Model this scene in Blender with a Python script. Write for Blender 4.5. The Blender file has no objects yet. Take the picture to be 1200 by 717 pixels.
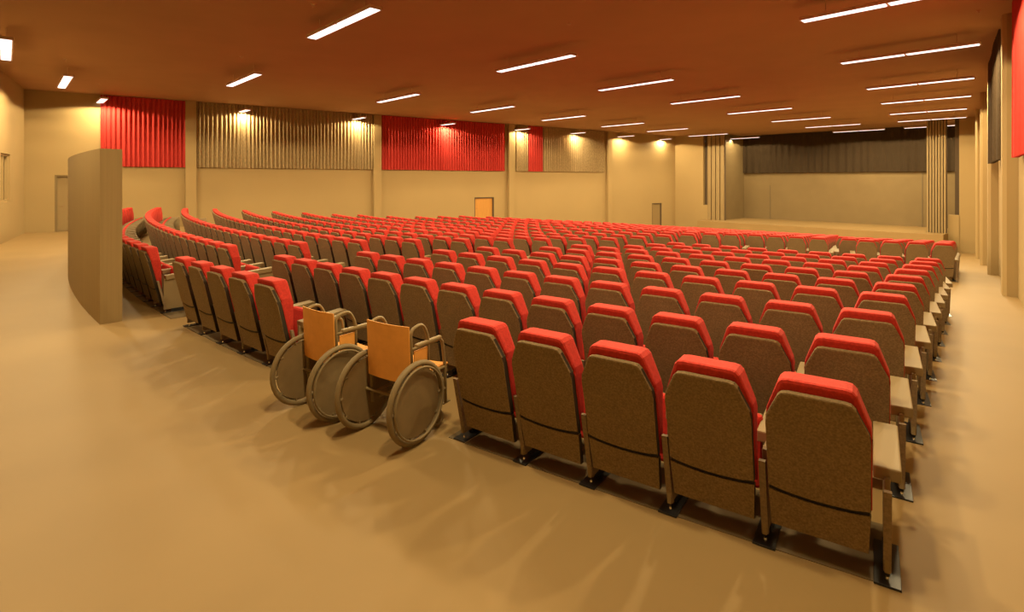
import bpy, bmesh, math, random
from mathutils import Vector, Matrix
random.seed(7)
SC = bpy.context.scene
COL = SC.collection
# ------------------------------------------------------------------ camera, world, exposure
H = 2.1; F = 630.0; HZ = 211.0                       # eye height, focal length in px, horizon row (1200x717 frame)
cd = bpy.data.cameras.new('camera'); cam = bpy.data.objects.new('camera', cd); COL.objects.link(cam)
cam.location = (0, 0, H); cam.rotation_euler = (math.pi/2, 0, 0)
cd.sensor_fit = 'HORIZONTAL'; cd.sensor_width = 36; cd.lens = 36*F/1200
cd.shift_x = 0; cd.shift_y = -(358.5-HZ)/1200
cd.clip_start = .05; cd.clip_end = 200
SC.camera = cam
w = bpy.data.worlds.new('world'); SC.world = w; w.use_nodes = True
w.node_tree.nodes['Background'].inputs[0].default_value = (1, .72, .42, 1)
w.node_tree.nodes['Background'].inputs[1].default_value = 0.004
SC.view_settings.view_transform = 'Standard'; SC.view_settings.look = 'None'
SC.view_settings.gamma = 1; SC.view_settings.use_curve_mapping = False
SC.view_settings.exposure = 0.0
LAMP_COL = (1, .77, .40); LAMP_W = 900.0; SPREAD = 164.0
CEIL = 5.7; LAMP_Z = 5.4

# ------------------------------------------------------------------ helpers
def mat(name, col, rough=.8, noise=.0, nscale=20, bump=0, bscale=200, spec=.3, metal=0, emit=None, estr=0, stretch=None):
    m = bpy.data.materials.new(name); m.use_nodes = True
    nt = m.node_tree; b = nt.nodes['Principled BSDF']
    b.inputs['Roughness'].default_value = rough; b.inputs['Metallic'].default_value = metal
    b.inputs['Specular IOR Level'].default_value = spec
    b.inputs['Base Color'].default_value = (*col, 1)
    if noise or bump:
        tc = nt.nodes.new('ShaderNodeTexCoord'); vec = tc.outputs['Object']
        if stretch:
            mp = nt.nodes.new('ShaderNodeMapping'); mp.inputs['Scale'].default_value = stretch
            nt.links.new(vec, mp.inputs[0]); vec = mp.outputs[0]
    if noise:
        n = nt.nodes.new('ShaderNodeTexNoise'); n.inputs['Scale'].default_value = nscale; n.inputs['Detail'].default_value = 4
        nt.links.new(vec, n.inputs['Vector'])
        r = nt.nodes.new('ShaderNodeValToRGB')
        r.color_ramp.elements[0].position = .3; r.color_ramp.elements[1].position = .7
        r.color_ramp.elements[0].color = (*[c*(1-noise) for c in col], 1)
        r.color_ramp.elements[1].color = (*[min(1, c*(1+noise)) for c in col], 1)
        nt.links.new(n.outputs['Fac'], r.inputs[0]); nt.links.new(r.outputs[0], b.inputs['Base Color'])
    if bump:
        n2 = nt.nodes.new('ShaderNodeTexNoise'); n2.inputs['Scale'].default_value = bscale
        nt.links.new(vec, n2.inputs['Vector'])
        bp = nt.nodes.new('ShaderNodeBump'); bp.inputs['Strength'].default_value = bump; bp.inputs['Distance'].default_value = .01
        nt.links.new(n2.outputs['Fac'], bp.inputs['Height']); nt.links.new(bp.outputs[0], b.inputs['Normal'])
    if emit:
        b.inputs['Emission Color'].default_value = (*emit, 1); b.inputs['Emission Strength'].default_value = estr
    return m

M = {
 'floor': mat('floor_lino', (.30, .20, .086), .6, .05, .7, .0, spec=.25),
 'wall': mat('wall_paint', (.33, .235, .108), .85, .03, .5),
 'wood_wall': mat('partition_veneer', (.31, .22, .10), .75, .05, 3, stretch=(9, 9, .2)),
 'ceil': mat('ceiling_board', (.37, .215, .115), .9, .04, .8),
 'red': mat('red_upholstery', (.47, .030, .020), .85, .16, 45, .25, 120),
 'shell': mat('taupe_fabric', (.215, .15, .076), .9, .30, 85, .35, 160),
 'seam': mat('dark_seam', (.015, .012, .01), .6),
 'arm': mat('armrest_plastic', (.25, .185, .095), .6),
 'support': mat('support_panel', (.24, .175, .11), .75, .18, 60),
 'black': mat('black_steel', (.012, .012, .014), .35, spec=.5),
 'bolt': mat('bolt_steel', (.95, .95, .95), .15, metal=1),
 'orange': mat('orange_vinyl', (.68, .31, .065), .6, .06, 12),
 'wframe': mat('wheelchair_frame', (.24, .175, .085), .5),
 'disc': mat('wheel_disc', (.21, .145, .07), .65, .12, 6),
 'tyre': mat('wheel_rim', (.21, .155, .08), .6),
 'redcurtain': mat('red_curtain', (.44, .036, .028), .9, .12, 10, stretch=(6, 6, 1)),
 'greycurtain': mat('taupe_curtain', (.31, .225, .115), .9, .35, 9, stretch=(6, 6, 1)),
 'darkcurtain': mat('dark_curtain', (.06, .038, .019), .9, .2, 9, stretch=(6, 6, 1)),
 'border': mat('stage_border', (.036, .022, .010), .9, .15, 6, stretch=(6, 6, .5)),
 'door': mat('orange_door', (.48, .23, .05), .6, .08, 3, stretch=(4, 4, .5)),
 'doorw': mat('painted_door', (.25, .175, .08), .7),
 'housing': mat('lamp_housing', (.50, .33, .20), .5),
 'glow': mat('lamp_diffuser', (1, 1, 1), .5, emit=(1, .97, .98), estr=1.5),
 'slat': mat('slat_wood', (.27, .195, .095), .7, .08, 3, stretch=(5, 5, .4)),
 'stage': mat('stage_panel', (.19, .135, .064), .8, .05, 1),
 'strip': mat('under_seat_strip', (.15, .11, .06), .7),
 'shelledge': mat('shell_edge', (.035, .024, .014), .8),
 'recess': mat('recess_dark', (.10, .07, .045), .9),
}

def link(o, parent=None):
    COL.objects.link(o)
    if parent: o.parent = parent
    return o
def obj(name, bm, m, parent=None, smooth=False):
    me = bpy.data.meshes.new(name)
    bmesh.ops.recalc_face_normals(bm, faces=bm.faces)
    bm.to_mesh(me); bm.free()
    for x in (m if isinstance(m, (list, tuple)) else [m]): me.materials.append(x)
    if smooth:
        for p in me.polygons: p.use_smooth = True
    return link(bpy.data.objects.new(name, me), parent)
def tag(o, label, cat, group=None):
    o['label'] = label; o['category'] = cat
    if group: o['group'] = group
    return o
def struct(o): o['kind'] = 'structure'; return o
def empty(name, loc, rz=0):
    e = bpy.data.objects.new(name, None); COL.objects.link(e); e.location = loc; e.rotation_euler = (0, 0, rz)
    e.empty_display_size = .1; return e
def box(bm, lo, hi, mi=0, bev=0, mx=None):
    c = [(lo[i]+hi[i])/2 for i in range(3)]; s = [abs(hi[i]-lo[i]) for i in range(3)]
    r = bmesh.ops.create_cube(bm, size=1, matrix=Matrix.Translation(c) @ Matrix.Diagonal((*s, 1)))
    vs = r['verts']
    fs = {f for v in vs for f in v.link_faces}
    for f in fs: f.material_index = mi
    if bev:
        es = list({e for v in vs for e in v.link_edges})
        rr = bmesh.ops.bevel(bm, geom=es, offset=bev, segments=2, affect='EDGES', profile=.5)
        vs = list({v for f in rr['faces'] for v in f.verts} | {v for v in vs if v.is_valid})
        for f in rr['faces']: f.material_index = mi
    if mx is not None: bmesh.ops.transform(bm, matrix=mx, verts=[v for v in vs if v.is_valid])
    return bm
def BM(): return bmesh.new()
def prism(bm, pts, z0, z1, mi=0):
    """vertical prism over a plan polygon"""
    a = [bm.verts.new((x, y, z0)) for x, y in pts]; b = [bm.verts.new((x, y, z1)) for x, y in pts]
    n = len(pts)
    fs = [bm.faces.new(a[::-1]), bm.faces.new(b)]
    for i in range(n): fs.append(bm.faces.new((a[i], a[(i+1) % n], b[(i+1) % n], b[i])))
    for f in fs: f.material_index = mi
    return bm
def slab(bm, outline, yf, y0, y1, bev=0, ft=lambda z: 0, side=None):
    """outline in XZ extruded along Y; yf(z) adds the recline"""
    a = [bm.verts.new((x, y0+yf(z), z)) for x, z in outline]; b = [bm.verts.new((x, y1+yf(z)+ft(z), z)) for x, z in outline]
    n = len(outline); fs = [bm.faces.new(a), bm.faces.new(b[::-1])]
    for i in range(n): fs.append(bm.faces.new((a[i], b[i], b[(i+1) % n], a[(i+1) % n])))
    if bev:
        es = [e for f in fs[:2] for e in f.edges]
        bmesh.ops.bevel(bm, geom=list(set(es)), offset=bev, segments=2, affect='EDGES', profile=.6)
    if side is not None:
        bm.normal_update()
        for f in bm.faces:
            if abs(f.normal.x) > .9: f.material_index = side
    return bm
def tube(bm, pts, r, n=8, closed=False):
    pts = [Vector(p) for p in pts]; N = len(pts); rings = []
    up = Vector((0, 0, 1)); prev = None
    for i, p in enumerate(pts):
        if closed: t = pts[(i+1) % N]-pts[i-1]
        else: t = pts[min(i+1, N-1)]-pts[max(i-1, 0)]
        t.normalize()
        if prev is None:
            a = t.cross(up)
            if a.length < .1: a = t.cross(Vector((1, 0, 0)))
        else: a = prev - t*prev.dot(t)
        a.normalize(); prev = a; b = t.cross(a)
        rings.append([bm.verts.new(p + (a*math.cos(k*2*math.pi/n)+b*math.sin(k*2*math.pi/n))*r) for k in range(n)])
    for i in range(N if closed else N-1):
        A, B = rings[i], rings[(i+1) % N]
        for k in range(n): bm.faces.new((A[k], A[(k+1) % n], B[(k+1) % n], B[k]))
    if not closed: bm.faces.new(rings[0][::-1]); bm.faces.new(rings[-1])
    return bm
def round_path(pts, rad=.05, n=5):
    out = [Vector(pts[0])]
    for i in range(1, len(pts)-1):
        p, a, b = Vector(pts[i]), Vector(pts[i-1]), Vector(pts[i+1])
        u = (a-p); v = (b-p); r = min(rad, u.length*.45, v.length*.45); u.normalize(); v.normalize()
        for k in range(n+1):
            t = k/n; out.append((p+u*r)*(1-t)**2 + p*2*t*(1-t) + (p+v*r)*t*t)
    out.append(Vector(pts[-1])); return out
def torus(bm, cx, R, r, n=40, m=8, sx=1):
    return tube(bm, [(cx, R*math.cos(k*2*math.pi/n), R*math.sin(k*2*math.pi/n)) for k in range(n)], r, m, True)

# ------------------------------------------------------------------ plan geometry (metres)
AX = Vector((.728, .686)); BX = Vector((.686, -.728))        # house axis, and across it
C = Vector((25.0, 40.8)); R0 = 44.3; PITCH = .98             # centre of the seating arcs, back row radius
SS = [0, 2.5, 5.6, 8.8, 12.3, 18.2, 33, 60]; GG = [0, 0, -.15, -.34, -.42, -.86, -2.08, -2.08]
def interp(s, S, G):
    if s <= S[0]: return G[0]
    for i in range(len(S)-1):
        if s <= S[i+1]: return G[i]+(G[i+1]-G[i])*(s-S[i])/(S[i+1]-S[i])
    return G[-1]
def floor_z(x, y): return interp(R0-math.hypot(x-C.x, y-C.y), SS, GG)
WL0 = Vector((-17.36, 22.7)); WLD = Vector((.8192, .5735))   # curtain wall
CORNER_BL = WL0+WLD*-2.42; CORNER_FL = WL0+WLD*37.6
CORNER_FR = CORNER_FL+BX*18.98
CORNER_BACK = Vector((-1.8, -3.8))
WRD = (CORNER_FR-CORNER_BACK).normalized(); WRN = Vector((-WRD.y, WRD.x))
WLN = Vector((WLD.y, -WLD.x))                                # into the room

# ------------------------------------------------------------------ structure
bm = BM(); step = .5; nx, ny = 130, 112; x0, y0 = -27, -5
vs = [[bm.verts.new((x0+i*step, y0+j*step, floor_z(x0+i*step, y0+j*step))) for i in range(nx)] for j in range(ny)]
for j in range(ny-1):
    for i in range(nx-1): bm.faces.new((vs[j][i], vs[j][i+1], vs[j+1][i+1], vs[j+1][i]))
struct(obj('floor', bm, M['floor'], smooth=True))
bm = BM(); box(bm, (-27, -6, CEIL), (38, 51, CEIL+.2)); struct(obj('ceiling', bm, M['ceil']))

def wall_seg(bm, a, b, z0, z1, t, out):
    """wall from a to b, thickness t towards 'out'"""
    a, b, out = Vector(a), Vector(b), Vector(out)
    prism(bm, [tuple(a), tuple(b), tuple(b+out*t), tuple(a+out*t)], z0, z1)
ZB = -3.0
def wall_with_holes(name, A, D, length, out, holes, m, t=.25):
    """holes: (t0,t1,z0,z1) along the wall"""
    bm = BM(); ts = sorted({0, length, *[h[0] for h in holes], *[h[1] for h in holes]})
    for a, b in zip(ts, ts[1:]):
        hs = [h for h in holes if h[0] <= a+1e-6 and h[1] >= b-1e-6]
        if hs:
            h = hs[0]
            wall_seg(bm, A+D*a, A+D*b, ZB, h[2], t, out); wall_seg(bm, A+D*a, A+D*b, h[3], CEIL, t, out)
        else: wall_seg(bm, A+D*a, A+D*b, ZB, CEIL, t, out)
    bmesh.ops.remove_doubles(bm, verts=bm.verts, dist=.0005)
    return struct(obj(name, bm, m))
def wt(px):   # distance along the curtain wall met by the view column px
    q = (px-600)/F; return (q*CORNER_BL.y-CORNER_BL.x)/(WLD.x-q*WLD.y)
d1 = (wt(64), wt(64)+1.1); d2 = (wt(556), wt(579)); d3 = (wt(764), wt(775.5))
fz2 = floor_z(*(CORNER_BL+WLD*d2[0])); fz3 = floor_z(*(CORNER_BL+WLD*d3[0]))
LW = (CORNER_FL-CORNER_BL).length
wall_with_holes('wall_left', CORNER_BL, WLD, LW, -WLN, [(*d1, 0, 2.3), (*d2, fz2, 1.03), (*d3, fz3, .26)], M['wall'])
def door(name, span, z0, z1, m, frame_m):
    a, b = CORNER_BL+WLD*span[0], CORNER_BL+WLD*span[1]; o = -WLN
    bm = BM(); wall_seg(bm, a+o*.12, b+o*.12, z0, z1, .05, o); d = struct(obj(name, bm, m))
    bm = BM(); f = .07
    wall_seg(bm, a+o*.03, a+WLD*f+o*.03, z0, z1, .09, o); wall_seg(bm, b-WLD*f+o*.03, b+o*.03, z0, z1, .09, o)
    wall_seg(bm, a+WLD*f+o*.03, b-WLD*f+o*.03, z1-f, z1, .09, o); obj('door_frame', bm, frame_m, d)
    bm = BM(); p = a+WLD*.16+o*.12-o*.06; q = p+WLD*.12
    tube(bm, round_path([(p.x+o.x*.06, p.y+o.y*.06, z0+1.03), (p.x, p.y, z0+1.03), (q.x, q.y, z0+1.03)], .02), .01)
    obj('door_handle', bm, M['bolt'], d)
door('door_1', d1, 0, 2.3, M['doorw'], M['stage'])
door('door_2', d2, fz2, 1.03, M['door'], M['recess'])
door('door_3', d3, fz3, .26, M['doorw'], M['recess'])
# back walls behind and left of the camera
BD = (CORNER_BACK-CORNER_BL).normalized(); BL = (CORNER_BACK-CORNER_BL).length; BN = Vector((BD.y, -BD.x))
if BN.dot(Vector((10, 20))-CORNER_BL) > 0: BN = -BN
def bt(px):
    q = (px-600)/F; return (q*CORNER_BL.y-CORNER_BL.x)/(BD.x-q*BD.y)
wa, wb = bt(12), bt(12)+1.6
wall_with_holes('wall_back', CORNER_BL, BD, BL, BN, [(wa, wb, 1.35, 3.0)], M['wall'])
bm = BM(); wall_seg(bm, CORNER_BL+BD*wa+BN*.16, CORNER_BL+BD*wb+BN*.16, 1.35, 3.0, .04, BN); wn = struct(obj('window_1', bm, M['doorw']))
bm = BM()
for (ta, tb, za, zb) in ((wa, wb, 2.93, 3.0), (wa, wb, 1.35, 1.42), (wa, wa+.07, 1.42, 2.93), (wb-.07, wb, 1.42, 2.93), ((wa+wb)/2-.03, (wa+wb)/2+.03, 1.42, 2.93)):
    wall_seg(bm, CORNER_BL+BD*ta+BN*.06, CORNER_BL+BD*tb+BN*.06, za, zb, .09, BN)
obj('window_frame', bm, M['wall'], wn)
bm = BM(); wall_seg(bm, CORNER_BACK, CORNER_FR, ZB, CEIL, .25, -WRN); struct(obj('wall_right', bm, M['wall']))

# front wall with dark slits, and the stage
def fp(s, d=0): return CORNER_FL+BX*s+AX*d
def fs_(px):
    q = (px-600)/F; return (q*CORNER_FL.y-CORNER_FL.x)/(BX.x-q*BX.y)
SZ = -1.0                                                     # stage floor level
s_slit0, s_slit1, s_open0 = fs_(824), fs_(829), fs_(849.5)
s_open1, s_slat1, s_slit2 = fs_(1087), fs_(1117.5), fs_(1124)
bm = BM(); wall_seg(bm, fp(0), fp(s_slit0), ZB, CEIL, .3, AX)
zl = H-(240-HZ)/F*fp(s_slit0).y
wall_seg(bm, fp(s_slit0), fp(s_slit1), ZB, zl, .3, AX); wall_seg(bm, fp(s_slit0, .35), fp(s_slit1, .35), zl, CEIL, .05, AX)
struct(obj('wall_front_left', bm, M['wall']))
bm = BM(); wall_seg(bm, fp(s_slit2), fp(18.98), ZB, CEIL, .3, AX)
zr = H-(252-HZ)/F*fp(s_slat1).y
wall_seg(bm, fp(s_slat1-.25, -.05), fp(s_slit2, -.05), ZB, zr, .35, AX)
struct(obj('wall_front_right', bm, M['wall']))
# recess backs behind the slits
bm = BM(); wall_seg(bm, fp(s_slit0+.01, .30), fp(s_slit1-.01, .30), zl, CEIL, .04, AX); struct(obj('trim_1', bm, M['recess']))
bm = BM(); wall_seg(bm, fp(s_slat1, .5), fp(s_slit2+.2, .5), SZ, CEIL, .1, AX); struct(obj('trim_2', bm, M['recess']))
SD = 4.1                                                       # stage depth
bm = BM(); wall_seg(bm, fp(s_open0-.3, .3), fp(s_open0-.3, SD), SZ-.5, CEIL, .3, -BX); struct(obj('wall_stage_left', bm, M['stage']))
bm = BM(); wall_seg(bm, fp(s_slat1+.1, .6), fp(s_slat1+.1, SD), SZ-.5, CEIL, .3, BX); struct(obj('wall_stage_right', bm, M['stage']))
bm = BM(); wall_seg(bm, fp(s_open0-.6, SD), fp(s_slat1+.4, SD), SZ-.5, CEIL, .3, AX); struct(obj('wall_stage_back', bm, M['stage']))
bm = BM(); prism(bm, [tuple(fp(s_slit1, -1.6)), tuple(fp(s_slat1-.25, -1.6)), tuple(fp(s_slat1-.25, -.06)), tuple(fp(s_slat1-.26, .35)), tuple(fp(s_slat1+.1, .35)), tuple(fp(s_slat1+.1, SD)), tuple(fp(s_open0-.3, SD)), tuple(fp(s_open0-.3, 0)), tuple(fp(s_slit1, -.01))], ZB, SZ)
struct(obj('floor_stage', bm, M['floor']))
# grooved panel, left of the opening
def slats(name, s0, s1, z0, z1, n, d, w=.62):
    root = empty(name, (*fp((s0+s1)/2, d), z0))
    bm = BM(); wall_seg(bm, fp(s0, d+.12), fp(s1, d+.12), z0, z1, .05, AX)
    o = obj('backing_board', bm, M['recess'], root); o.matrix_parent_inverse = Matrix.Translation(-root.location)
    st = (s1-s0)/n
    for k in range(n):
        bm = BM(); wall_seg(bm, fp(s0+k*st, d), fp(s0+k*st+st*w, d), z0, z1, .12, AX)
        o = obj('slat', bm, M['slat'], root); o.matrix_parent_inverse = Matrix.Translation(-root.location)
    return root
tag(slats('slatted_panel', s_slit1+.02, s_open0, SZ, CEIL, 4, -.02, .8), 'pale grooved vertical panel on the far side of the stage opening, beside a dark slit', 'wall panel')
tag(slats('slatted_panel', s_open1, s_slat1-.27, SZ, CEIL, 7, -.30, .66), 'tall pale panel of narrow vertical slats at the stage opening, nearer the aisle wall', 'wall panel')

def curtain(name, A, D, N, t0, t1, z0, z1, m, amp=.055, wave=.17, off=.12):
    """pleated cloth hanging along a wall"""
    bm = BM(); n = int((t1-t0)/.028)+1; ra, rb = [], []
    ph = random.random()*6
    for i in range(n+1):
        t = t0+(t1-t0)*i/n
        v = math.sin(t/wave*2*math.pi+ph+.9*math.sin(t*2.3)+.5*math.sin(t*5.1))*amp + math.sin(t*1.7+ph)*amp*.25
        p = A+D*t+N*(off+v); q = A+D*t+N*(off+v*.85)
        ra.append((bm.verts.new((p.x, p.y, z0)), bm.verts.new((q.x, q.y, z1))))
    for a, b in zip(ra, ra[1:]): bm.faces.new((a[0], b[0], b[1], a[1]))
    ext = bmesh.ops.extrude_face_region(bm, geom=bm.faces[:])
    bmesh.ops.translate(bm, vec=(-N.x*.015, -N.y*.015, 0), verts=[v for v in ext['geom'] if isinstance(v, bmesh.types.BMVert)])
    return obj(name, bm, m)
CB = 2.68
# border drape hanging above the stage back wall
bd = curtain('stage_border_drape', fp(s_open0-.28, SD), BX, -AX, 0, s_slat1-s_open0+.3, H+.57, CEIL-.02, M['border'], .04, .5, .2)
tag(bd, 'dark brown border drape filling the top of the stage opening', 'stage drape')
for k, px in ((1, 902), (2, 1080)):
    q = (px-600)/F; P0 = fp(0, SD-.03); s = (q*P0.y-P0.x)/(BX.x-q*BX.y)
    bm = BM(); wall_seg(bm, fp(s, SD-.02), fp(s+.06, SD-.02), SZ, H+.5 if k == 2 else H-.4, .02, AX); struct(obj('trim_%d' % (k+2), bm, M['strip']))

# columns on the curtain wall
for i, px in enumerate((223, 440.5, 597, 712)):
    t = wt(px)-.2; bm = BM(); wall_seg(bm, CORNER_BL+WLD*t, CORNER_BL+WLD*(t+.42), ZB, CEIL, .26, WLN)
    struct(obj('trim_%d' % (5+i), bm, M['wall']))
# curtains on that wall
def lc(px0, px1, m, label, n='wall_curtain'):
    c = curtain(n, CORNER_BL, WLD, WLN, wt(px0), wt(px1), CB, CEIL-.02, m)
    return tag(c, label, 'curtain')
lc(118, 218, M['redcurtain'], 'short red pleated curtain high on the wall behind the freestanding partition')
lc(230, 436, M['greycurtain'], 'wide taupe pleated curtain high on the wall between two columns')
lc(445.5, 590, M['redcurtain'], 'red pleated curtain high on the wall above the small orange door')
lc(604, 617.5, M['greycurtain'], 'narrow taupe curtain strip between the column and the thin red strip')
lc(618.3, 634, M['redcurtain'], 'narrow red curtain strip set among taupe curtains')
lc(634.8, 707, M['greycurtain'], 'taupe pleated curtain high on the wall, nearest the stage')
# pilasters and curtains on the right wall
def rw(Y): return CORNER_BACK+WRD*((Y-CORNER_BACK.y)/WRD.y)
for i, Y in enumerate((11.5, 16.7, 21.9, 27.1, 6.3)):
    a = rw(Y); bm = BM()
    p, q = a, a+WRD*.55
    prism(bm, [tuple(p), tuple(p+WRN*.18), tuple(p+WRN*.25+WRD*.07), tuple(q+WRN*.25-WRD*.07), tuple(q+WRN*.18), tuple(q)], ZB, CEIL)
    struct(obj('trim_%d' % (9+i), bm, M['wall']))
def rc(Y0, Y1, m, z0, label):
    t0 = (rw(Y0)-CORNER_BACK).length; t1 = (rw(Y1)-CORNER_BACK).length
    tag(curtain('wall_curtain', CORNER_BACK, WRD, WRN, t0, t1, z0, CEIL-.02, m, .05, .17, .12 if m is M['redcurtain'] else .22), label, 'curtain')
rc(7.1, 10.75, M['redcurtain'], 2.55, 'bright red curtain at the edge of the picture, on the aisle wall')
rc(12.6, 16.3, M['darkcurtain'], 2.6, 'dark brown curtain seen edge-on high on the aisle wall between pilasters')

# curved freestanding partition
def arc_pt(r, a): a = math.radians(a); return (C.x-r*math.cos(a), C.y-r*math.sin(a))
aa = [46.78-.4*i for i in range(31)]
bm = BM(); prism(bm, [arc_pt(45.26, a) for a in aa]+[arc_pt(44.99, a) for a in aa][::-1], 0, 2.56)
tag(obj('partition_wall', bm, M['wood_wall']), 'tall freestanding partition with a curved side and flat end, beside the seats', 'partition')

# ------------------------------------------------------------------ lamps
LH = LAMP_Z-H
def at_lamp(x, y): Y = F*LH/(HZ-y); return Vector(((x-600)/F*Y, Y))
HALF = .45*LH
def seg(x0, y0, x1, y1):
    return (at_lamp(x0, y0)+at_lamp(x1, y1))/2
rowA = [Vector((1.0, 1.97))*LH, Vector((2.11, 3.02))*LH, seg(985, 73, 1150, 49), seg(1015, 103.3, 1143, 89.7), seg(1033.5, 120.8, 1137.5, 110.6), seg(1045, 133.2, 1131, 126), seg(1052, 142, 1133, 136), seg(1060, 149.8, 1131, 144.8)]  # first lamp is unseen, added above the frame to light the near floor
rowB = [Vector((-.1, .92))*LH, Vector((-2.2, 2.37))*LH*0+Vector((-2.2, 2.37))*LH, Vector((-1.09, 3.42))*LH, seg(585, 83, 672, 62), seg(703, 105, 788, 91), seg(786, 121, 868, 110.5), seg(853, 132.5, 928, 125.5), seg(902.5, 142, 975.6, 136), seg(944, 148.6, 1008, 144.6), seg(976.8, 154, 1036, 151)]  # first two lamps are unseen extras, added to brighten the near floor
rowC = [at_lamp(7, 57), seg(269, 101, 303, 83), seg(443.5, 119.5, 490.4, 108), seg(553, 131, 601.5, 123), seg(636, 140.3, 685, 134.6), seg(705.8, 148, 754, 142.8), seg(760, 153.2, 804.6, 150), seg(806, 159, 853.6, 156), seg(846.6, 163, 888.6, 160)]
rowD = [at_lamp(76, 95), at_lamp(117, 119), seg(267.8, 135.6, 292, 126), seg(396, 142.5, 428.5, 136), seg(498.7, 148, 532, 144), seg(583.4, 154, 621, 149.6), seg(647.7, 158, 686, 154), seg(705.8, 161.5, 742.5, 157.8), seg(748.6, 164.8, 787, 161.6), seg(800, 167, 832, 164)]
def make_lamp():
    root = empty('pendant_light', (0, 0, 0))
    bm = BM()
    box(bm, (-HALF, -.13, -.005), (HALF, .13, .02)); box(bm, (-HALF, -.13, -.05), (HALF, -.115, 0)); box(bm, (-HALF, .115, -.05), (HALF, .13, 0))
    box(bm, (-HALF, -.115, -.05), (-HALF+.015, .115, 0)); box(bm, (HALF-.015, -.115, -.05), (HALF, .115, 0)); box(bm, (-.012, -.115, -.05), (.012, .115, 0))
    obj('housing', bm, M['housing'], root)
    for s in (-1, 1):
        a, b = sorted((s*.03, s*(HALF-.03)))
        bm = BM(); box(bm, (a, -.10, -.058), (b, .10, -.01), bev=.006); obj('diffuser', bm, M['glow'], root)
    for s in (-1, 1):
        bm = BM(); tube(bm, [(s*HALF*.7, 0, .02), (s*HALF*.7, 0, CEIL-LAMP_Z)], .006, 6); obj('hanging_rod', bm, M['housing'], root)
    return root
def copy_tree(o, parent=None):
    c = o.copy(); COL.objects.link(c)
    if parent: c.parent = parent
    for ch in KIDS.get(o.name, []): copy_tree(ch, c)
    return c
KIDS = {}
def index_kids():
    KIDS.clear()
    for o in bpy.data.objects:
        if o.parent: KIDS.setdefault(o.parent.name, []).append(o)
lamp0 = make_lamp(); index_kids()
ORD = ['zeroth', 'first', 'second', 'third', 'fourth', 'fifth', 'sixth', 'seventh', 'eighth', 'ninth', 'tenth', 'eleventh', 'twelfth', 'thirteenth', 'fourteenth', 'fifteenth', 'sixteenth', 'seventeenth', 'eighteenth', 'nineteenth', 'twentieth', 'twenty-first', 'twenty-second', 'twenty-third', 'twenty-fourth', 'twenty-fifth', 'twenty-sixth', 'twenty-seventh', 'twenty-eighth', 'twenty-ninth', 'thirtieth', 'thirty-first', 'thirty-second', 'thirty-third', 'thirty-fourth', 'thirty-fifth', 'thirty-sixth', 'thirty-seventh', 'thirty-eighth', 'thirty-ninth', 'fortieth', 'forty-first', 'forty-second', 'forty-third', 'forty-fourth']
first = True; br = math.atan2(BX.y, BX.x)
for rowl, where in ((rowA, 'in the line nearest the aisle wall'), (rowB, 'in the second line from the aisle wall'), (rowC, 'in the second line from the curtain wall'), (rowD, 'in the line nearest the curtain wall')):
    for i, p in enumerate(rowl):
        o = lamp0 if first else copy_tree(lamp0); first = False
        o.location = (p.x, p.y, LAMP_Z); o.rotation_euler = (0, 0, br)
        n = len(rowl)-i
        tag(o, 'glowing pendant strip light, %s from the stage %s' % (ORD[n] if n > 1 else 'nearest', where) if n > 1 else 'glowing pendant strip light closest to the stage %s' % where, 'ceiling light', 'pendant strip lights')
        for s in (-1, 1):
            ld = bpy.data.lights.new('lamp_beam', 'SPOT'); ld.energy = LAMP_W/2; ld.color = LAMP_COL
            ld.spot_size = math.radians(SPREAD); ld.spot_blend = .03; ld.shadow_soft_size = .12
            lo = bpy.data.objects.new('lamp_beam', ld); COL.objects.link(lo); lo.parent = o; lo.location = (s*HALF*.5, 0, -.13)

# small ceiling sprinklers
for i, (x, y, lb) in enumerate(((367, 5, 'above the second light line, at the top of the picture'), (283, 66, 'above the light in front of the taupe curtain'), (76, 69, 'above the light in front of the blank corner wall'), (667, 27, 'near the middle of the ceiling'), (115, 98, 'close to the corner of the curtain wall'), (1147, 12, 'near the aisle wall, at the top of the picture'))):
    Y = F*(CEIL-H)/(HZ-y); X = (x-600)/F*Y
    bm = BM(); bmesh.ops.create_cone(bm, cap_ends=True, segments=12, radius1=.035, radius2=.05, depth=.03, matrix=Matrix.Translation((0, 0, -.015)))
    bmesh.ops.create_cone(bm, cap_ends=True, segments=10, radius1=.018, radius2=.018, depth=.03, matrix=Matrix.Translation((0, 0, -.04)))
    o = obj('ceiling_sprinkler', bm, M['housing']); o.location = (X, Y, CEIL)
    tag(o, 'tiny round ceiling sprinkler '+lb, 'sprinkler', 'ceiling sprinklers')

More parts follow.
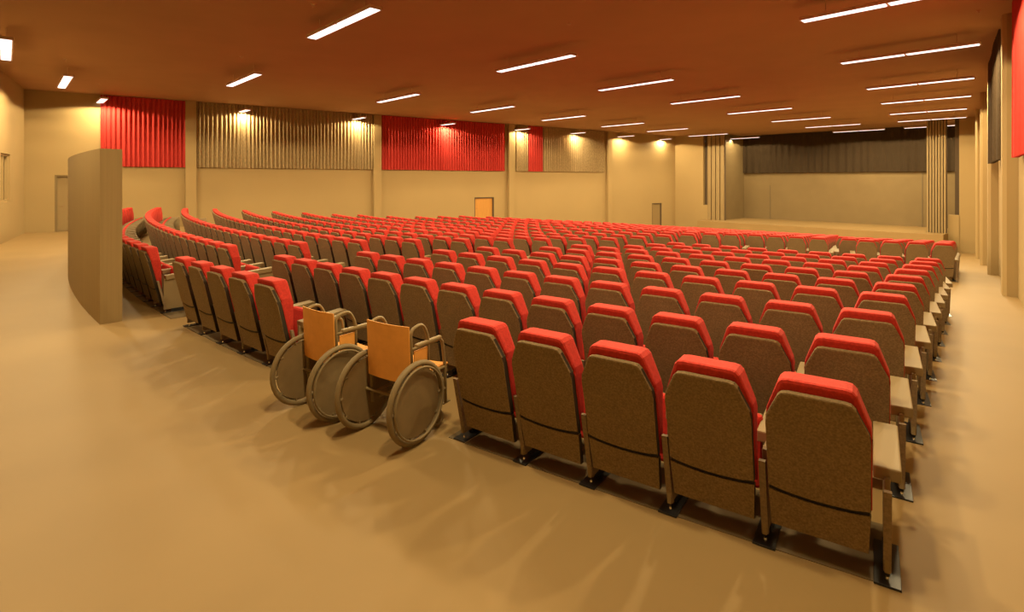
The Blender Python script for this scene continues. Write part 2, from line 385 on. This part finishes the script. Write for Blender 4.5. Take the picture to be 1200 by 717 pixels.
# ------------------------------------------------------------------ the seat
def rec(z): return -.13-.23*(z-.12)-.04*max(0, z-.75)
def arc(z, d, hw, n=8): return [(-hw+2*hw*i/n, z-d*(1-((i/n)*2-1)**2)) for i in range(n+1)]
def seat_out(top, hw, sh, thw, zb, d=0):
    o = arc(zb, d, hw) if d else [(-hw, zb), (hw, zb)]
    q = [(hw, sh), (hw*.985, sh+.05), (thw+.02, top-.028), (thw, top-.006), (thw-.03, top)]
    return o+q+[(-x, z) for x, z in q[::-1]]
def make_seat(ends):
    root = empty('auditorium_seat', (0, 0, 0))
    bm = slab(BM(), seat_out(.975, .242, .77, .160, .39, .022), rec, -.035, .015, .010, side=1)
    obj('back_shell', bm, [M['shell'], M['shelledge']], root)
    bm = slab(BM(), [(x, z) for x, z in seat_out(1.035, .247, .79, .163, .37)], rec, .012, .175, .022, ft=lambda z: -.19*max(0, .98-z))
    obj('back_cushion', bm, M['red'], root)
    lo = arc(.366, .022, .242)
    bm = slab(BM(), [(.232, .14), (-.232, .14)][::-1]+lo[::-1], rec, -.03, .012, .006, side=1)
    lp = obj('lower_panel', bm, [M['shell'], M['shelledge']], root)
    bm = slab(BM(), arc(.355, .022, .236)+arc(.402, .022, .236)[::-1], rec, -.022, .012, 0)
    obj('seam_strip', bm, M['seam'], lp)
    # tipped up seat
    R = Matrix.Translation((0, .06, .26)) @ Matrix.Rotation(math.radians(-6), 4, 'X')
    bm = BM(); box(bm, (-.228, 0, -.06), (.228, .075, .38), bev=.025, mx=R); sc = obj('seat_cushion', bm, M['red'], root)
    bm = BM(); box(bm, (-.22, .078, -.05), (.22, .10, .37), bev=.008, mx=R); obj('seat_pan', bm, M['shell'], sc)
    for s in ((1, -1) if 'l' in ends else (1,)):
        bm = BM(); X = s*(.312 if (s > 0 and 'r' in ends) or s < 0 else .28); dp = .44 if (s < 0 or 'r' in ends) else .36
        box(bm, (-.062, -.09 if s < 0 or 'r' in ends else 0, -.04), (.062, .45, .03), bev=.008, mx=Matrix.Translation((X, -.02, .568)) @ Matrix.Rotation(math.radians(4), 4, 'X'))
        obj('armrest', bm, M['arm'], root)
        bm = BM(); box(bm, (X-.0135, -.13, .05), (X+.0135, dp, .545), bev=.004)
        n0 = len(bm.faces)
        slab(bm, [(X-.018, .05), (X+.018, .05), (X+.018, .515), (X-.018, .515)], rec, .0, .03); bm.faces.ensure_lookup_table()
        for f in bm.faces[n0:]: f.material_index = 1
        sp = obj('side_support', bm, [M['support'], M['arm']], root)
        bm = BM(); box(bm, (X-.06, -.17, 0), (X+.06, .24, .012), bev=.003); box(bm, (X-.02, -.02, .01), (X+.02, .2, .055))
        bmesh.ops.create_cone(bm, cap_ends=True, segments=12, radius1=.011, radius2=.008, depth=.012, matrix=Matrix.Translation((X, -.105, .017)))
        for f in bm.faces:
            if f.calc_center_median().y < -.08 and f.calc_center_median().z > .0125 and abs(f.calc_center_median().x-X) < .02: f.material_index = 1
        obj('foot_plate', bm, [M['black'], M['bolt']], sp)
    return root
PROTO = {e: make_seat(e) for e in ('', 'l', 'r', 'lr')}; index_kids()

def face(p, th): return math.atan2(C.y-p.y, C.x-p.x)-math.pi/2-math.radians(2.2)*min(1, max(0, (math.degrees(th)-52)/6))*(1 if p.y < 9 else 0)
def polar(X, Y): return math.atan2(C.y-Y, C.x-X)
def pt(r, th): return Vector((C.x-r*math.cos(th), C.y-r*math.sin(th)))
def poly_th(k, pts):
    """angle on row k of a line given by (row, X, Y) samples"""
    K = [p[0] for p in pts]
    if k <= K[0]: i = 0
    elif k >= K[-1]: i = len(K)-2
    else: i = max(j for j in range(len(K)-1) if K[j] <= k)
    a, b = pts[i], pts[i+1]; t = (k-a[0])/(b[0]-a[0])
    X, Y = a[1]+(b[1]-a[1])*t, a[2]+(b[2]-a[2])*t
    return polar(X, Y)
right_edge = [(0, 1.75, 3.10), (1, 2.40, 3.85), (2, 3.04, 4.60), (9, 7.60, 9.88), (12, 9.57, 12.15), (20, 14.7, 18.15)]
main_left = [(0, -4.4, 7.55), (1, -3.12, 7.85), (2, -2.01, 8.18), (3, -1.05, 8.66), (4, -.14, 9.19), (5, .7, 9.76), (9, 3.95, 12.05)]
lb_right = [(0, -5.62, 8.85), (1, -4.54, 9.12), (2, -3.54, 9.52), (3, -2.6, 10.1), (5, -.85, 11.1), (9, 2.5, 13.3), (11, 4.15, 14.45), (13, 5.8, 15.6)]
left_edge = [(0, -14.5, 20.8), (1, -13.8, 21.3), (2, -12.5, 20.6), (3, -11.2, 20.4), (4, -10.0, 20.3), (5, -8.7, 20.2), (6, -7.5, 20.4), (10, -3.0, 21.8), (14, .75, 23.4), (20, 5.8, 26), (26, 11.2, 28.8), (29, 13.5, 29.5)]
SW = math.radians(.5)
seats = []   # (row k, theta, endleft, label)
def fill(k, th0, th1, frm, labf, pitch=.56):
    """frm 'r': counted from the th1 end"""
    r = R0-PITCH*k; dth = pitch/r; n = max(1, int(round((th1-th0)/dth))+1)
    for i in range(n):
        th = th1-i*dth if frm == 'r' else th0+i*dth
        seats.append([k, th, ('l' if i == n-1 else '')+('r' if i == 0 else ''), labf(i+1)])
def o_(n): return ORD[n] if n < len(ORD) else 'far'
# back row: five seats, the wheelchair gap, five seats
d = math.radians
for i in range(5): seats.append([0, d(58.37-.711*i), ('r', '', '', '', 'l')[i], ('red and taupe back-row seat closest to the camera, at the aisle end', 'red and taupe back-row seat, second from the aisle end', 'red and taupe back-row seat in the middle of the nearest five', 'red and taupe back-row seat, second from the wheelchairs', 'red and taupe back-row seat right beside the orange wheelchair')[i]])
for i in range(5): seats.append([0, d(48.52+.80*i), ('l', '', '', '', 'r')[i], ('red and taupe back-row seat beyond the wheelchairs, at the far end of five', 'red and taupe back-row seat beyond the wheelchairs, second from the far end', 'red and taupe back-row seat beyond the wheelchairs, middle one of five', 'red and taupe back-row seat beyond the wheelchairs, second from them', 'red and taupe back-row seat directly beyond the farther wheelchair')[i]])
for k in range(1, 10):
    nm = 'nearest block, %s row from the back' % o_(k+1)
    fill(k, poly_th(k, main_left), poly_th(k, right_edge), 'r', lambda i, nm=nm: 'red seat in the %s, %s' % (nm, 'at the aisle end' if i == 1 else o_(i)+' from the aisle end'))
for k in range(0, 15):
    nm = 'block beyond the diagonal gangway, %s' % ('back row' if k == 0 else o_(k+1)+' row')
    fill(k, poly_th(k, left_edge), poly_th(k, lb_right), 'r', lambda i, nm=nm: 'red seat, %s, %s' % (nm, 'gangway end' if i == 1 else o_(i)+' from gangway'))
for k in range(15, 30):
    r = R0-PITCH*k; nm = 'front block, %s row' % ('rearmost' if k == 15 else o_(k-14))
    fill(k, poly_th(k, left_edge), d(57.4), 'r', lambda i, nm=nm: 'red seat, %s, %s from its stage aisle' % (nm, o_(i)))
    if k <= 20:
        nm2 = 'small corner block by the aisle wall, %s row' % ('rearmost' if k == 15 else o_(k-14))
        fill(k, d(59.3), poly_th(k, right_edge), 'r', lambda i, nm=nm2: 'red seat, %s, %s from aisle' % (nm, o_(i)))
items = []
for k, th, el, lab in seats:
    r = R0-PITCH*k; p = pt(r, th); Y = p.y; px = 600+F*p.x/max(Y, .1)
    hidden = px < 143 and Y > 8
    items.append(((Y if not hidden else 999), k, th, el, lab, p))
items.sort(key=lambda t: t[0])
used = set()
near, far = items[:300], items[300:]
for _, k, th, el, lab, p in near:
    src = PROTO[el]; o = copy_tree(src) if el in used else src; used.add(el)
    o.location = (p.x, p.y, floor_z(p.x, p.y)); o.rotation_euler = (0, 0, face(p, th))
    tag(o, lab, 'seat', 'auditorium seats in the front block' if k >= 15 else 'auditorium seats in the rear blocks')
for e, o in PROTO.items():
    if e not in used:
        for a in KIDS.get(o.name, []):
            for b in KIDS.get(a.name, []): bpy.data.objects.remove(b)
            bpy.data.objects.remove(a)
        bpy.data.objects.remove(o)
PROTO = {e: o for e, o in PROTO.items() if e in used}; index_kids()
# the remaining distant seats as one object
def merged(name, items):
    mats = [M['shelledge'], M['shell'], M['red'], M['seam'], M['support'], M['arm'], M['black'], M['bolt']]; mi = {m.name: i for i, m in enumerate(mats)}
    V, Fc, I = [], [], []
    def tree(o):
        out = [o] if o.type == 'MESH' else []
        for c in KIDS.get(o.name, []): out += tree(c)
        return out
    T = {e: tree(o) for e, o in PROTO.items()}
    for _, k, th, el, lab, p in items:
        mx = Matrix.Translation((p.x, p.y, floor_z(p.x, p.y))) @ Matrix.Rotation(face(p, th), 4, 'Z')
        for o in T.get(el, T['']):
            b = len(V); V += [tuple(mx @ v.co) for v in o.data.vertices]
            for f in o.data.polygons:
                Fc.append([b+i for i in f.vertices]); I.append(mi[o.data.materials[f.material_index].name])
    me = bpy.data.meshes.new(name); me.from_pydata(V, [], Fc)
    for m in mats: me.materials.append(m)
    me.polygons.foreach_set('material_index', I); me.update()
    o = link(bpy.data.objects.new(name, me)); o['kind'] = 'stuff'
    return tag(o, 'mass of distant red seats filling the rows towards the stage', 'seats')
merged('distant_seats', far)
print('SEATS', len(items), 'far', len(far))

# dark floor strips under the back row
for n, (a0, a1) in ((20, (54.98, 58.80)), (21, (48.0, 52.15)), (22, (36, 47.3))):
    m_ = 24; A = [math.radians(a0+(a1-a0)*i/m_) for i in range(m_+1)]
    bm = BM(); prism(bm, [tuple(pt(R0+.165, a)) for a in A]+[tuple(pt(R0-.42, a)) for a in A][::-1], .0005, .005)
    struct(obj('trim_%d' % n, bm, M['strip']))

# ------------------------------------------------------------------ wheelchairs
def make_wheelchair():
    root = empty('wheelchair', (0, 0, 0)); R = .33
    for s in (-1, 1):
        X = s*.285
        bm = BM(); torus(bm, X, R-.024, .024); bmesh.ops.translate(bm, vec=(0, 0, R), verts=bm.verts)
        wh = obj('wheel', bm, M['tyre'], root, True)
        bm = BM(); bmesh.ops.create_cone(bm, cap_ends=True, segments=48, radius1=.268, radius2=.268, depth=.012, matrix=Matrix.Translation((X, 0, R)) @ Matrix.Rotation(math.pi/2, 4, 'Y'))
        obj('wheel_disc', bm, M['disc'], wh)
        for k in range(10):
            a = k*2*math.pi/10; bm = BM()
            tube(bm, [(X, .255*math.cos(a), R+.255*math.sin(a)), (X, .298*math.cos(a+.06), R+.298*math.sin(a+.06))], .012, 6)
            obj('spoke', bm, M['tyre'], wh)
        bm = BM(); torus(bm, X+s*.034, .279, .010); bmesh.ops.translate(bm, vec=(0, 0, R), verts=bm.verts)
        obj('hand_rim', bm, M['tyre'], wh, True)
        x = s*.23
        bm = BM(); tube(bm, round_path([(x, .02, .22), (x, -.015, .90), (x, .13, .925), (x, .20, .80), (x, .20, .50)], .06), .014)
        obj('back_post', bm, M['wframe'], root, True)
        bm = BM(); tube(bm, round_path([(x, -.015, .74), (x, .38, .74), (x, .42, .50), (x, .43, .17)], .05), .014)
        tube(bm, [(x, 0, .30), (x, .42, .30)], .012); tube(bm, [(x, .0, .485), (x, .43, .485)], .013)
        obj('side_frame', bm, M['wframe'], root, True)
        bm = BM(); box(bm, (x-.02, .05, .74), (x+.02, .36, .772), bev=.01); obj('armrest', bm, M['wframe'], root)
        bm = BM(); box(bm, (x-.004, .03, .51), (x+.004, .19, .72)); obj('side_guard', bm, M['orange'], root)
        bm = BM(); torus(bm, x, .055, .018, 20, 8); bmesh.ops.translate(bm, vec=(0, .32, .073), verts=bm.verts)
        bmesh.ops.create_cone(bm, cap_ends=True, segments=16, radius1=.045, radius2=.045, depth=.02, matrix=Matrix.Translation((x, .32, .073)) @ Matrix.Rotation(math.pi/2, 4, 'Y'))
        tube(bm, [(x+.03, .32, .073), (x+.03, .32, .16), (x, .32, .31)], .008); obj('caster', bm, M['disc'], root, True)
        bm = BM(); box(bm, (min(x, x*.2), .40, .155), (max(x, x*.2), .50, .17), bev=.004); obj('footrest', bm, M['wframe'], root)
    # sling back and seat with a slight sag
    bm = BM(); n = 8; A = []
    for i in range(n+1):
        u = -1+2*i/n; A.append([bm.verts.new((u*.235, -.012-(1-u*u)*.025-.02*j/4, .47+.46*j/4)) for j in range(5)])
    for i in range(n):
        for j in range(4): bm.faces.new((A[i][j], A[i+1][j], A[i+1][j+1], A[i][j+1]))
    e = bmesh.ops.extrude_face_region(bm, geom=bm.faces[:]); bmesh.ops.translate(bm, vec=(0, -.008, 0), verts=[v for v in e['geom'] if isinstance(v, bmesh.types.BMVert)])
    obj('sling_back', bm, M['orange'], root)
    bm = BM(); A = []
    for i in range(n+1):
        u = -1+2*i/n; A.append([bm.verts.new((u*.225, .01+.46*j/4, .495-(1-u*u)*.02)) for j in range(5)])
    for i in range(n):
        for j in range(4): bm.faces.new((A[i][j], A[i+1][j], A[i+1][j+1], A[i][j+1]))
    e = bmesh.ops.extrude_face_region(bm, geom=bm.faces[:]); bmesh.ops.translate(bm, vec=(0, 0, .012), verts=[v for v in e['geom'] if isinstance(v, bmesh.types.BMVert)])
    obj('sling_seat', bm, M['orange'], root)
    bm = BM(); tube(bm, [(-.23, .10, .24), (.23, .30, .48)], .011); tube(bm, [(.23, .10, .24), (-.23, .30, .48)], .011); tube(bm, [(-.28, 0, .33), (.28, 0, .33)], .013)
    obj('cross_brace', bm, M['wframe'], root)
    return root
wc = make_wheelchair(); index_kids()
wc.location = (-1.0, 4.43, 0); wc.rotation_euler = (0, 0, -math.atan2(.525, .85))
tag(wc, 'wheelchair with orange sling seat and solid disc wheels, parked beside the nearest five seats', 'wheelchair', 'wheelchairs in the back row gap')
w2 = copy_tree(wc); w2.location = (-1.73, 4.88, 0); w2.rotation_euler = (0, 0, -math.atan2(.60, .80))
tag(w2, 'wheelchair with orange sling back, the farther one, beside the distant five seats', 'wheelchair', 'wheelchairs in the back row gap')
